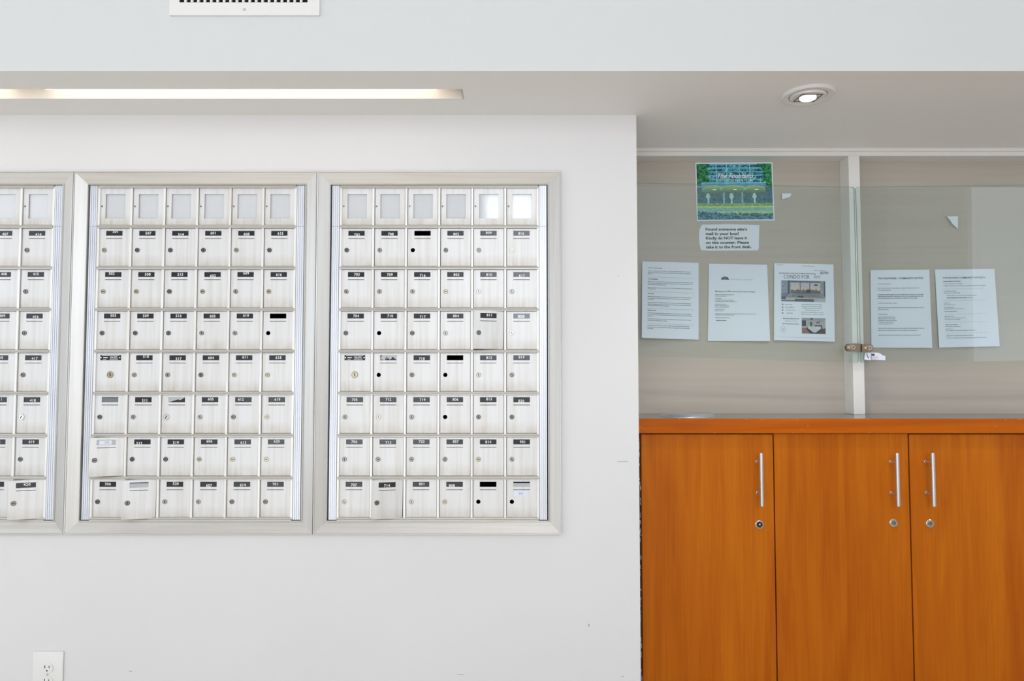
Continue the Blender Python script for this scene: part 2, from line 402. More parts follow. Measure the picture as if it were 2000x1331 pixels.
def lock_mesh(name, m, R=0.0072, key=0):
    mb = MB()
    mb.lathe([(R * 0.98, 0.004), (R, 0.0), (R, -0.0012), (R * 0.9, -0.0022), (R * 0.80, -0.0022), (R * 0.74, -0.0008), (R * 0.0, -0.0008)], (0, 0, 0), 'y', 20, 0)
    a = key; kw, kh = R * 0.14, R * 0.5
    pts = [(math.cos(a) * x - math.sin(a) * z, math.sin(a) * x + math.cos(a) * z) for x, z in ((-kw, -kh), (kw, -kh), (kw, kh), (-kw, kh))]
    mb.prism(pts, 'y', -0.0012, 0.0, 1)
    return mb.mesh(name, [m, M['keyway']], True)
locks = [lock_mesh('lock', M['lock_steel'], key=0.3), lock_mesh('lock', M['lock_dark'], key=1.2), lock_mesh('lock', M['lock_brass'], key=1.5), lock_mesh('lock', M['lock_dark'], key=0.1)]
lock_big = lock_mesh('lock', M['lock_brass'], 0.0102, key=0.15)
lock_new = lock_mesh('lock', M['chrome'], 0.0092, key=-0.4)

def plate_mesh(m): return MB().box(-0.027, 0.027, 0, 0.0008, -0.0090, 0.0090).mesh('number_plate', m)
plates = {k: plate_mesh(M[k]) for k in ('plate', 'plate_grey', 'plate_silver')}
def flat_text(s, size, m, name='number', **kw):
    vs, fs = text_mesh(s, size, **kw)
    me = bpy.data.meshes.new(name); me.from_pydata([(x, 0, y) for x, y, z in vs], [], fs); me.materials.append(m); return me

def frame_side(w_, h_, side):
    """one mitred member of the sloping frame; profile is (distance from the outer edge, height off the wall)"""
    prof = [(0.0, 0.0), (0.0, 0.013), (0.0012, 0.015), (0.0034, 0.0145), (0.0042, 0.0125), (0.0345, 0.001), (0.0352, 0.0028), (0.0365, 0.0042), (FRW - 0.0008, 0.0036), (FRW, 0.002), (FRW, -0.015)]
    def cn(u): return [(u, u), (w_ - u, u), (w_ - u, h_ - u), (u, h_ - u)]
    i, j = {'bottom': (0, 1), 'right': (1, 2), 'top': (2, 3), 'left': (3, 0)}[side]
    mb = MB(); vs = []
    for u, v in prof:
        c = cn(u)
        for k in (i, j): vs.append((c[k][0], -v, c[k][1]))
    n = len(prof)
    mb.add(vs, [(2 * k, 2 * k + 1, 2 * k + 3, 2 * k + 2) for k in range(n - 1)] + [tuple(range(0, 2 * n, 2)), tuple(range(1, 2 * n, 2))])
    return mb

def flute_mesh(hgt):
    pts = [(0, 0.012)]; n = 4; wd = FLW - 0.002; fw = wd / n
    for k in range(n):
        x = k * fw
        pts += [(x + 0.0004, 0.0022), (x + 0.0010, 0.0), (x + fw - 0.0014, 0.0), (x + fw - 0.0008, 0.0022)]
    pts += [(wd, 0.012)]
    return MB().prism(pts, 'z', 0, hgt)

DOOR_SPEC = {}
def bank(x_left, numbers, lab, special):
    root = thing('mailbox_bank', (x_left, Y_WALL, ZB), lab, 'mailboxes', 'mailbox banks in the wall')
    for s_ in ('top', 'bottom', 'left', 'right'):
        frame_side(MW - 0.0006, MH, s_).build('frame_member', M['alu'] if s_ in ('left', 'right') else M['alu_h'], root, smooth=False)
    ix0, ix1, iz0, iz1 = FRW, MW - FRW, FRW, MH - FRW
    # carcass: dark inside, open to the front
    b = MB()
    b.box(ix0 - 0.006, ix0 - 0.004, 0.012, 0.2, iz0 - 0.004, iz1 + 0.004).box(ix1 + 0.002, ix1 + 0.004, 0.012, 0.2, iz0 - 0.004, iz1 + 0.004)
    b.box(ix0 - 0.004, ix1 + 0.004, 0.012, 0.2, iz0 - 0.006, iz0 - 0.004).box(ix0 - 0.004, ix1 + 0.004, 0.012, 0.2, iz1 + 0.004, iz1 + 0.006).box(ix0 - 0.004, ix1 + 0.004, 0.2, 0.202, iz0, iz1)
    b.build('carcass', M['dark'], root)
    gx0 = (MW - 6 * PITX) / 2                         # left of the door grid
    gz1 = MH - FRW - 0.0005                           # top of the door grid
    # fluted side strips, a short one beside the directory and a long one below
    zcut = gz1 - PITZ
    for xs in (ix0 + 0.0028, ix1 - FLW - 0.0008):
        flute_mesh(iz1 - 0.001 - zcut - 0.0008).build('fluted_strip', M['flute'], root, (xs, 0.002, zcut + 0.0008))
        flute_mesh(zcut - iz0 - 0.002).build('fluted_strip', M['flute'], root, (xs, 0.002, iz0 + 0.002))
    # mullions and rails
    mlen = 8 * PITZ - 0.004
    mm = MB().box(-0.0036, 0.0036, -0.0028, 0.008, 0, mlen, c=0.0012).mesh('mullion', M['mullion'])
    for k in range(7):
        dx = 0.0018 if k == 0 else (-0.0018 if k == 6 else 0)
        link('mullion', mm, root, (gx0 + k * PITX + dx, YD - 0.0015, gz1 - 8 * PITZ + 0.002))
    pr = [(0.010, 0.0052), (-0.0015, 0.0052), (-0.0052, 0.0030), (-0.0060, 0.0006), (-0.0050, -0.0004), (-0.0074, -0.0020), (-0.0074, -0.0044), (-0.0060, -0.0052), (0.010, -0.0052)]
    rl = MB().prism([(y, z) for y, z in pr], 'x', 0, 6 * PITX - 0.001).mesh('rail', M['alu_h'])
    for k in range(9):
        z = gz1 - k * PITZ + (-0.0035 if k == 0 else (0.0045 if k == 8 else 0))
        link('rail', rl, root, (gx0 + 0.0005, YD - 0.001, z))
    # doors
    for c in range(6):
        for r in range(8):
            hx = gx0 + (c + 1) * PITX - (PITX - DW) / 2; hz = gz1 - r * PITZ - (PITZ - DH) / 2
            if r == 0:
                d = link('directory_door', me_dir, root, (hx, YD, hz - 0.0005))
                MB().box(-DW + 0.0150, -DW + 0.0780, 0.0022, 0.0034, -0.0975, -0.0190).build('pane', M['pane'], d)
                MB().box(-DW + 0.0150, -DW + 0.0780, 0.0044, 0.0050, -0.0975, -0.0190).build('name_card', M['pane_paper'], d)
                MB().lathe([(0.0027, 0.0006), (0.0027, -0.0006), (0.0014, -0.0010), (0.0, -0.0010)], (-DW + 0.0052, 0, -0.0585), 'y', 12).build('screw', M['lock_dark'], d, smooth=True)
                continue
            num = numbers[c][r - 1]; sp_ = special.get(num, {})
            if sp_.get('post'):
                d = link('mailbox_door', me_post, root, (hx, YD, hz), label='mailbox door with riveted carrier plate and central lock')
                pl = MB().box(-DW + 0.0125, -DW + 0.0755, -0.0008, 0.0002, -0.0225, -0.0065, c=0.0003).build('carrier_plate', M['plate'], d)
                t_ = MB()
                for (a, b_, zz, hh) in ((0.018, 0.070, -0.0085, 0.0014), (0.022, 0.035, -0.0145, 0.0030), (0.022, 0.026, -0.0200, 0.0016), (0.0275, 0.031, -0.0200, 0.0016), (0.042, 0.052, -0.0125, 0.0018),
                                        (0.054, 0.064, -0.0120, 0.0018), (0.043, 0.066, -0.0158, 0.0014), (0.041, 0.067, -0.0200, 0.0014)):
                    t_.box(-DW + a, -DW + b_, -0.0010, -0.0006, zz - hh / 2, zz + hh / 2)
                t_.build('lettering', M['digits'], d)
                for xx in (0.0155, 0.0725):
                    MB().lathe([(0.0021, 0.0), (0.0019, -0.0014), (0.0, -0.0018)], (-DW + xx, -0.0006, -0.0145), 'y', 12).build('rivet', M['chrome'], d, smooth=True)
                link('lock', lock_big, d, (-DW + 0.044, 0, -0.0665))
                continue
            d = link('mailbox_door', me_door, root, (hx, YD - 0.001 if sp_.get('ajar') else YD, hz))
            if sp_.get('ajar'):
                d.rotation_euler = (0, math.radians(sp_.get('sag', 0)), math.radians(sp_['ajar'])); d['label'] = 'mailbox door standing ajar'
            cx, cz = -DW + 0.04515, -0.0149
            pk = sp_.get('plate', 'plate')
            if pk: link('number_plate', plates[pk], d, (cx + sp_.get('px', 0), 0.0017, cz + sp_.get('pz', 0)))
            if num and num[0].isdigit() and not sp_.get('nonum'):
                ox, oz = sp_.get('off', (random.uniform(-0.001, 0.004), random.choice((0, 0.0004, 0.0014, -0.0006, -0.0026))))
                o = link('number', flat_text(num, 0.0115, M['digits'], bold=0.00025, space=1.08), d, (cx + ox, 0.0015, cz + oz))
                o['label'] = 'white number ' + num
            if sp_.get('tag'):
                if sp_['tag'] == 'inside':
                    MB().box(-0.019, 0.014, 0, 0.0003, -0.0062, 0.0062).build('paper_tag', M['paper'], d, (cx, 0.0012, cz - 0.0005))
                    link('number', flat_text(num, 0.0085, M['ink'], space=1.05), d, (cx + 0.001, 0.0010, cz - 0.0005))
                elif sp_['tag'] == 'small':
                    MB().box(-0.011, 0.009, 0, 0.0003, -0.0045, 0.0045).build('paper_tag', M['paper'], d, (cx, 0.0012, cz - 0.0012))
                    link('number', flat_text(num, 0.0075, M['ink_soft']), d, (cx, 0.0010, cz - 0.0012))
                else:
                    MB().box(-0.0205, 0.0205, 0, 0.0004, -0.0068, 0.0068).build('paper_tag', M['paper'], d, (cx - 0.002, -0.0005, -0.0425))
                    link('number', flat_text(num, 0.0090, M['ink'], space=1.0), d, (cx - 0.002, -0.0008, -0.0425))
            if sp_.get('torn'):
                MB().prism([(-0.026, -0.008), (0.004, 0.001), (0.010, -0.0015), (0.025, 0.0075), (0.026, 0.009), (-0.026, 0.009)] if sp_['torn'] == 1 else
                           [(-0.025, -0.004), (-0.012, -0.008), (-0.006, 0.004), (0.004, -0.006), (0.012, 0.003), (0.025, -0.007), (0.026, 0.008), (-0.020, 0.0075)], 'y', 0, 0.0004).build('torn_film', M['plate_silver'], d, (cx, 0.0011, cz))
            lk = sp_.get('lock', 'std')
            if lk == 'std': link('lock', random.choice(locks), d, (-DW + LOCKX, 0, LOCKZ))
            elif lk == 'new': link('lock', lock_new, d, (-DW + LOCKX - 0.001, -0.001, LOCKZ))
    return root

def col7(a): return [str(a + k) for k in range(7)]
HOLE = dict(plate=None, nonum=True, lock=None)
bank(XM[0], [['702', '703', '704', 'post', '705', '706', '707'], col7(708), ['715', '716', '717', '718', '719', '720', '801'], col7(802), col7(809), ['816', '817', '818', '819', '820', '901', '902']],
     'aluminium mailbox bank nearest the wood counter, doors numbered 702 to 901',
     {'post': dict(post=True), '715': HOLE, '710': dict(lock=None), '711': dict(lock=None, torn=2), '805': dict(plate=None, nonum=True, lock=None), '806': dict(lock=None),
      '815': HOLE, '902': dict(plate='plate_silver', pz=-0.0052, nonum=True, lock=None, tag='below'), '714': dict(ajar=15, sag=0.6), '811': dict(ajar=11, sag=0.5),
      '818': dict(plate='plate_grey', nonum=True, tag='small'), '808': dict(off=(-0.0085, -0.0045)), '702': dict(off=(0.001, -0.0045)), '817': dict(off=(0.001, -0.004)),
      '716': dict(off=(0.001, -0.0032)), '820': dict(off=(-0.001, -0.0042)), '718': dict(off=(0.0, -0.0030))})
bank(XM[1], [['501', '502', '503', 'post', '504', '505', '506'], col7(507), ['514', '515', '516', '517', '518', '519', '520'], col7(601), col7(608), ['615', '616', '617', '618', '619', '620', '701']],
     'middle aluminium mailbox bank, two doors ajar in its lower corner, numbers 501 to 701',
     {'post': dict(post=True), '617': HOLE, '504': dict(plate='plate_grey', nonum=True, pz=-0.003), '505': dict(ajar=21, sag=0.4, plate='plate_silver', nonum=True, tag='inside'),
      '513': dict(ajar=19, sag=0.8, plate='plate_silver', nonum=True, pz=-0.004), '518': dict(nonum=True, torn=1, lock='new'), '501': dict(off=(0.003, 0.0052)),
      '512': dict(off=(-0.010, -0.0050)), '612': dict(off=(-0.0085, 0.0005)), '502': dict(off=(-0.006, 0.0028)), '510': dict(off=(0.004, 0.0030)), '609': dict(off=(0.001, 0.0040)),
      '602': dict(off=(0.0005, -0.0040)), '514': dict(off=(0.001, -0.0036)), '607': dict(off=(0.001, -0.0040)), '517': dict(off=(0.002, -0.0034))})
bank(XM[2], [[''] * 7, [''] * 7, [''] * 7, [''] * 7, col7(407), col7(414)],
     'aluminium mailbox bank above the wall outlet, doors numbered 407 to 420',
     {'420': dict(ajar=22, sag=0.5, off=(0.002, 0.0015)), '418': dict(lock='new'), '414': dict(off=(0.003, -0.0036))})

# ------------------------------------------------------------------ vent, outlet, lights
va, vb = at(333, 16, Y_FASCIA), at(625, 32, Y_FASCIA)
VW = vb.x - va.x; VH = 0.20
vent = thing('air_vent', (va.x, Y_FASCIA, vb.z), 'white rectangular air vent with vertical slats high on the soffit face', 'vent')
s0 = at(352, 4, Y_FASCIA).x - va.x; s1 = at(602, 4, Y_FASCIA).x - va.x; sz0 = at(480, 7, Y_FASCIA).z - vb.z; sz1 = VH - sz0
MB().box(0, VW, -0.006, 0, 0, sz0).box(0, VW, -0.006, 0, sz1, VH).box(0, s0, -0.006, 0, sz0, sz1).box(s1, VW, -0.006, 0, sz0, sz1).build('face_plate', M['vent_white'], vent)
MB().box(s0, s1, -0.0008, 0, sz0, sz1).build('duct_shade', M['black'], vent)  # flat black sheet painted in for the shade behind the slats
NS = 20; ps = (s1 - s0) / NS
sl = MB().box(-0.0028, 0.0028, -0.0075, -0.001, sz0, sz1).mesh('slat', M['vent_white'])
for k in range(1, NS): link('slat', sl, vent, (s0 + k * ps, 0, 0))
for zz in (sz0 * 0.45, VH - sz0 * 0.45):
    MB().lathe([(0.004, -0.006), (0.0035, -0.0075), (0, -0.0082)], (VW / 2, 0, zz), 'y', 12).build('screw', M['scuff'], vent, smooth=True)

oa, ob = at(67, 1272, Y_WALL), at(126, 1272, Y_WALL)
ow = ob.x - oa.x; oh = 0.134
out = thing('wall_outlet', (oa.x, Y_WALL, oa.z - oh), 'white duplex electrical outlet low on the wall under the mailboxes', 'outlet')
MB().box(0, ow, -0.006, 0, 0, oh, c=0.0025).build('cover_plate', M['white_plastic'], out, smooth=True)
for zz in (oh / 2 + 0.0195, oh / 2 - 0.0195):
    pts = []
    for k in range(24):
        a = 2 * math.pi * k / 24; pts.append((ow / 2 + 0.0172 * math.cos(a), zz + max(-0.0135, min(0.0135, 0.0172 * math.sin(a)))))
    rc = MB().prism(pts, 'y', -0.0085, -0.005).build('receptacle', M['white_plastic'], out)
    MB().box(ow / 2 - 0.0075, ow / 2 - 0.0052, -0.0088, -0.0084, zz + 0.000, zz + 0.008).box(ow / 2 + 0.0052, ow / 2 + 0.0072, -0.0088, -0.0084, zz + 0.0005, zz + 0.0072).lathe(
        [(0.0024, -0.0084), (0.0024, -0.0088), (0, -0.0088)], (ow / 2, 0, zz - 0.0072), 'y', 12).build('prong_slots', M['keyway'], rc)
MB().lathe([(0.0032, -0.006), (0.003, -0.0072), (0, -0.0076)], (ow / 2, 0, oh / 2), 'y', 14).build('screw', M['scuff'], out, smooth=True)

# linear light let into the soffit
x0 = XL + 0.3
lin_l = thing('linear_light', (SX, SL0, Z_SOFFIT), 'long recessed linear light glowing warm white in the soffit', 'light')
ln = SX - x0
ch = MB().box(-ln, 0, 0.0005, 0.0025, 0.0005, 0.045).box(-ln, 0, SL1 - SL0 - 0.0025, SL1 - SL0 - 0.0005, 0.0005, 0.045).box(-ln, 0, 0.0005, SL1 - SL0 - 0.0005, 0.045, 0.047)
ch.box(-0.003, -0.001, 0.0005, SL1 - SL0 - 0.0005, 0.0005, 0.045).build('channel', M['channel'], lin_l)
MB().box(-0.0046, -0.0032, 0.003, SL1 - SL0 - 0.003, 0.0006, 0.044).build('end_gasket', M['lock_dark'], lin_l)
cuts = [-0.075, at(100, 182, 1.92).x - SX]
seg = [(-1.20, -0.075), (-2.42, -1.315), (-3.62, -2.50)]
for a, b_ in seg:
    MB().lathe([(0.009, a), (0.012, a + 0.004), (0.012, b_ - 0.004), (0.009, b_)], (0, (SL1 - SL0) / 2, 0.026), 'x', 14).build('tube', M['tube'], lin_l, smooth=True)

# gimbal downlight
dc = at(1578, 183.5, 1.919); dcx, dcy = dc.x, Z_SOFFIT and 1.919
def downlight(x, y, lab):
    t = thing('downlight', (x, y, Z_SOFFIT), lab, 'light', 'downlights over the counter')
    MB().lathe([(0.072, 0), (0.073, -0.004), (0.069, -0.008), (0.060, -0.009), (0.052, -0.006), (0.050, -0.002), (0.050, 0)], (0, 0, 0), 'z', 48).build('trim_ring', M['vent_white'], t, smooth=True)
    tilt = (math.radians(3), 0, 0)
    gr = MB().lathe([(0.0492, 0.003), (0.0492, -0.006), (0.0475, -0.0085), (0.030, -0.0085), (0.0, -0.0085)], (0, 0, 0), 'z', 40).build('gimbal_ring', M['vent_white'], t, (0, 0, -0.001), smooth=True)
    b = MB(); q = 0.0295; e = 0.0011
    for (xa, xb, ya, yb) in ((-q, q, -q, -q + e), (-q, q, q - e, q), (-q, -q + e, -q, q), (q - e, q, -q, q)): b.box(xa, xb, ya, yb, -0.0108, -0.008)
    bz = b.build('square_bezel', M['lock_dark'], t, (0, 0, -0.001))
    rf = MB().lathe([(0.0275, -0.0080), (0.0275, -0.0095), (0.0215, -0.0095), (0.0, -0.0095)], (0, 0, 0), 'z', 32).build('reflector', M['reflector'], t, (0, 0, -0.001), smooth=True)
    lp = MB().lathe([(0.0225, -0.009), (0.022, -0.0125), (0.017, -0.0155), (0.0, -0.0175)], (0, 0, 0), 'z', 32).build('lamp', M['lamp'], t, (0, 0, -0.001), smooth=True)
    for o_ in (gr, bz, rf, lp): o_.rotation_euler = tilt
    d = bpy.data.lights.new('downlight_beam', 'SPOT'); d.energy = 30; d.color = (1.0, 0.93, 0.84); d.spot_size = math.radians(110); d.spot_blend = 0.8; d.shadow_soft_size = 0.03
    o = bpy.data.objects.new('downlight_beam', d); COL.objects.link(o); o.parent = t; o.location = (0, 0, -0.03)
downlight(dc.x, 1.919, 'round white gimbal downlight glowing in the soffit above the counter')
downlight(dc.x + 1.2, 1.919, 'second round white downlight farther along the soffit, over the counter end')

# ------------------------------------------------------------------ counter and cabinets
ct = thing('countertop', (X_CORNER + 0.001, Y_COUNTER, Z_COUNTER - 0.047), 'long grey laminate countertop with orange cherry wood front edge', 'countertop')
cw = X_END - X_CORNER - 0.002; cd = Y_BOARD - Y_COUNTER - 0.001
MB().box(0, cw, 0.0, cd, 0.035, 0.047).box(0, cw, 0.02, cd, 0.0, 0.035).build('top', M['laminate'], ct)
ed = MB().box(0, cw, -0.006, 0.0, 0.0, 0.0468, c=0.0012).build('edge_strip', M['wood_edge'], ct)
random.seed(21)
for k in range(16):
    xx = random.uniform(0.02, 1.5); zz = random.choice((0.0455, 0.045, 0.003, random.uniform(0.01, 0.04)))
    MB().box(-random.uniform(0.001, 0.004), random.uniform(0.001, 0.004), -0.0063, -0.0055, -0.0007, 0.0007).build('edge_chip', M['worn'], ed, (xx, 0, zz))

Y_DOOR = 2.205
ZTOP = Z_COUNTER - 0.047
def dx(px): return at(px, 1100, Y_DOOR).x
handle_me = {}
def cab_door(parent, X0, X1, ztop, hx, lx, lpy, worn_lock=False):
    z0 = 0.1
    d = MB().box(X0, X1, 0, 0.019, z0, ztop, c=0.0012).build('door', M['wood'], parent)
    # bar handle on two posts
    hz1, hz0 = at(hx, 885, 2.164).z - parent.location.z, at(hx, 990, 2.164).z - parent.location.z
    X = at(hx, 938, 2.164).x - parent.location.x
    yb = 2.164 - Y_DOOR
    h = MB().lathe([(0.0052, hz0), (0.0062, hz0 + 0.001), (0.0062, hz1 - 0.001), (0.0052, hz1)], (X, yb, 0), 'z', 18)
    for zz in (hz1 - 0.033, hz0 + 0.036):
        h.lathe([(0.0040, yb), (0.0040, -0.003), (0.0052, -0.003), (0.0052, 0.001)], (X, 0, zz), 'y', 14)
    h.build('handle', M['nickel'], d, smooth=True)
    L_ = at(lx, lpy, Y_DOOR); LX, LZ = L_.x - parent.location.x, L_.z - parent.location.z
    lk = MB().lathe([(0.0132, 0.001), (0.0132, -0.002), (0.0120, -0.0032), (0.0106, -0.0032), (0.0098, -0.0012), (0.0, -0.0012)], (LX, 0, LZ), 'y', 28)
    if worn_lock: lk.lathe([(0.0094, -0.001), (0.0094, -0.0016), (0, -0.0016)], (LX, 0, LZ), 'y', 24, 1); lk.box(LX - 0.002, LX + 0.003, -0.0022, -0.001, LZ - 0.002, LZ + 0.003, 0)
    else: lk.lathe([(0.0078, -0.001), (0.0078, -0.0022), (0, -0.0022)], (LX, 0, LZ), 'y', 24, 2); lk.box(LX - 0.0012, LX + 0.0055, -0.0026, -0.001, LZ - 0.0008, LZ + 0.0008, 1)
    lk.build('cam_lock', [M['chrome'], M['keyway'], M['lock_steel']], d, smooth=True)
def cabinet(X0, X1, lab):
    c = thing('cabinet', (X0, Y_DOOR, 0), lab, 'cabinet')
    w_ = X1 - X0; t = 0.018; dp = Y_BOARD - Y_DOOR - 0.002; top = ZTOP - 0.001
    MB().box(0, t, 0.020, dp, 0, top).box(w_ - t, w_, 0.020, dp, 0, top).box(t, w_ - t, 0.020, dp, top - t, top).box(t, w_ - t, 0.020, dp, 0.1, 0.1 + t).box(t, w_ - t, dp - 0.006, dp, 0.1, top).build('body', M['wood'], c)
    MB().box(t, w_ - t, 0.06, 0.075, 0.0, 0.1).build('plinth', M['wood_edge'], c)
    return c
XA, XB_, XC_ = dx(1254.5), dx(1515), dx(1780.5)
c1 = cabinet(XA - 0.002, XB_ - 0.0008, 'single-door cherry wood cabinet beside the white wall corner')
cab_door(c1, 0.002, XB_ - XA - 0.0006, ZTOP - 0.004, 1487.5, 1483, 1025, True)
XD = XC_ + (XC_ - XB_)
c2 = cabinet(XB_, XD, 'double-door cherry wood cabinet below the post, bar handles side by side')
cab_door(c2, 0.0012, XC_ - XB_ - 0.0022, ZTOP - 0.0015, 1753.5, 1745, 1022)
cab_door(c2, XC_ - XB_ + 0.0022, XD - XB_ - 0.001, ZTOP - 0.004, 1823, 1816, 1023)
fl_ = thing('filler_panel', (X_CORNER + 0.001, Y_DOOR + 0.012, 0), 'narrow dark filler strip between white wall corner and cabinet', 'panel')
MB().box(0, XA - 0.003 - X_CORNER, 0, 0.018, 0, ZTOP - 0.001).build('strip', mat('dark_filler', (58, 30, 22), 0.7, col2=(92, 62, 50), scale=(60, 60, 14)), fl_)
chips = MB(); random.seed(5)
for k in range(46):
    z = random.uniform(0.3, ZTOP - 0.02); h = random.uniform(0.003, 0.016); xx = XA - 0.003 - X_CORNER - random.uniform(0.001, 0.006)
    chips.box(xx, xx + random.uniform(0.001, 0.003), -0.001, 0.001, z, z + h)
chips.build('chipped_paint', M['scuff'], fl_)['kind'] = 'stuff'

# shallow metal dish on the counter
dp_ = at(1344, 811, 2.31); dish = MB()
dish.lathe([(0.0, 0.003), (0.056, 0.003), (0.066, 0.0055), (0.072, 0.0105), (0.0755, 0.0118), (0.079, 0.0108), (0.086, 0.0045), (0.089, 0.0020), (0.0895, 0.0), (0.0, 0.0)], (0, 0, 0), 'z', 56)
di = dish.build('metal_dish', M['nickel'], None, (dp_.x, 2.315, Z_COUNTER), smooth=True, label='shallow round silver metal dish lying on the grey countertop', cat='dish')

# ------------------------------------------------------------------ glass doors of the notice case
YG = 2.374; TG = 0.006
def glass_door(tl, tr, br, bl, lab):
    root = thing('glass_door', (tl.x, YG, bl.z), lab, 'glass door', 'glass doors of the notice case')
    o = Vector((tl.x, YG, bl.z)); r = 0.008
    cs = [Vector((p.x - o.x, 0, p.z - o.z)) for p in (bl, br, tr, tl)]
    pts = []
    for k in range(4):
        p, a, b = cs[k], (cs[k - 1] - cs[k]).normalized(), (cs[(k + 1) % 4] - cs[k]).normalized()
        for t in (0.0, 0.3, 0.7, 1.0):
            q = p + a * r * (1 - t) ** 2 + b * r * t ** 2
            pts.append((q.x, q.z))
    mb = MB(); n = len(pts)
    hmax = max(z for x, z in pts); lean = lambda z: -0.008 * z / hmax      # the pane leans a little out of plumb
    vs = [(x, lean(z), z) for x, z in pts] + [(x, TG + lean(z), z) for x, z in pts]
    mb.add(vs, [tuple(range(n)), tuple(range(n, 2 * n))[::-1]], 0)
    b0 = 0
    for i in range(n): mb.f.append((i, (i + 1) % n, n + (i + 1) % n, n + i)); mb.m.append(1)
    mb.build('pane', [M['glass'], M['glass_edge']], root)
    return root, o
def ext(p, q, X):
    t = (X - p.x) / (q.x - p.x); return p + (q - p) * t
tl, tr = at(1246, 358.5, YG), at(1666.5, 366.5, YG); bl, br = at(1246, 695.5, YG), at(1677.5, 709, YG)
gl1, g1o = glass_door(ext(tl, tr, X_CORNER + 0.012), tr, br, ext(bl, br, X_CORNER + 0.012), 'clear glass door of the notice case over the colour poster')
tl2, tr2 = at(1669.5, 366.5, YG), at(2000, 362.5, YG); bl2, br2 = at(1682, 709, YG), at(2000, 704.5, YG)
gl2, g2o = glass_door(tl2, ext(tl2, tr2, 2.405), ext(bl2, br2, 2.405), bl2, 'clear glass door of the notice case over the two community notices')
def glass_lock(root, o, x_flat, x_round, ypx, kx, ky):
    a, b = at(x_flat, ypx, YG - 0.008), at(x_round, ypx, YG - 0.008); R = 0.0135; s = 1 if b.x > a.x else -1
    cx = b.x - s * R; pts = [(a.x - o.x, a.z - R - o.z)]
    for k in range(13):
        an = -math.pi / 2 + math.pi * k / 12; pts.append((cx + s * R * math.cos(an) - o.x, a.z + R * math.sin(an) - o.z))
    pts.append((a.x - o.x, a.z + R - o.z))
    pl = MB().prism(pts, 'y', -0.008, -0.0002).build('lock_plate', M['bronze'], root)
    if True:
        MB().prism(pts, 'y', TG + 0.0002, TG + 0.006).build('lock_back_plate', M['bronze'], root)
    k = at(kx, ky, YG - 0.018)
    kb = MB().lathe([(0.0100, -0.007), (0.0100, -0.009), (0.0088, -0.009), (0.0088, -0.019), (0.0078, -0.021), (0.0, -0.021)], (k.x - o.x, 0, k.z - o.z), 'y', 24)
    kb.box(k.x - o.x - 0.0015, k.x - o.x + 0.0015, -0.0215, -0.0205, k.z - o.z - 0.002, k.z - o.z + 0.002, 1)
    kb.build('lock_cylinder', [M['cylinder'], M['keyway']], pl, smooth=True)
glass_lock(gl1, g1o, 1680.5, 1654.5, 679, 1666, 679)
glass_lock(gl2, g2o, 1683.5, 1706, 680, 1699, 680)
for root, o, xh in ((gl1, g1o, X_CORNER), (gl2, g2o, 2.405)):
    for zf in (0.08, 0.52):
        s_ = 0 if root is gl1 else 1
        xa = (X_CORNER + 0.0005 - o.x, 0.03) if s_ == 0 else (2.38 - o.x, X_END - 0.041 - o.x + 0.0005 + 0.04)
        MB().box(xa[0], xa[1], -0.006, TG + 0.006, zf, zf + 0.04, c=0.001).build('hinge', M['nickel'], root)
# the sticker under the lock
sa = at(1688, 704.5, YG - 0.0006); so = g2o
def sp2(px, py): p = at(px, py, YG); return (p.x - so.x, p.z - so.z)
st = MB().prism([sp2(1688, 703), sp2(1689.5, 690), sp2(1702, 689), sp2(1716, 689.5), sp2(1721, 692), sp2(1725, 695.5), sp2(1729, 694.5), sp2(1729, 704), sp2(1716, 703.5), sp2(1701, 702.5), sp2(1700, 704)], 'y', -0.0006, -0.0002)
sk = st.build('sticker', M['paper'], gl2)
MB().prism([sp2(1702.3, 691.5), sp2(1708, 691.5), sp2(1708, 695.5), sp2(1702.3, 695.5)], 'y', -0.0008, -0.0006).prism([sp2(1701, 690), sp2(1702, 690), sp2(1702, 702), sp2(1701, 702)], 'y', -0.0008, -0.0006).prism(
    [sp2(1693, 690), sp2(1694, 691), sp2(1694, 695), sp2(1697, 699.5), sp2(1696, 701), sp2(1692.3, 695)], 'y', -0.0008, -0.0006).build('sticker_print', M['purple'], sk)
MB().prism([sp2(1702.5, 696), sp2(1715, 696.5), sp2(1715, 701.5), sp2(1702.5, 701.5)], 'y', -0.00075, -0.0006).build('sticker_print', M['pink'], sk)

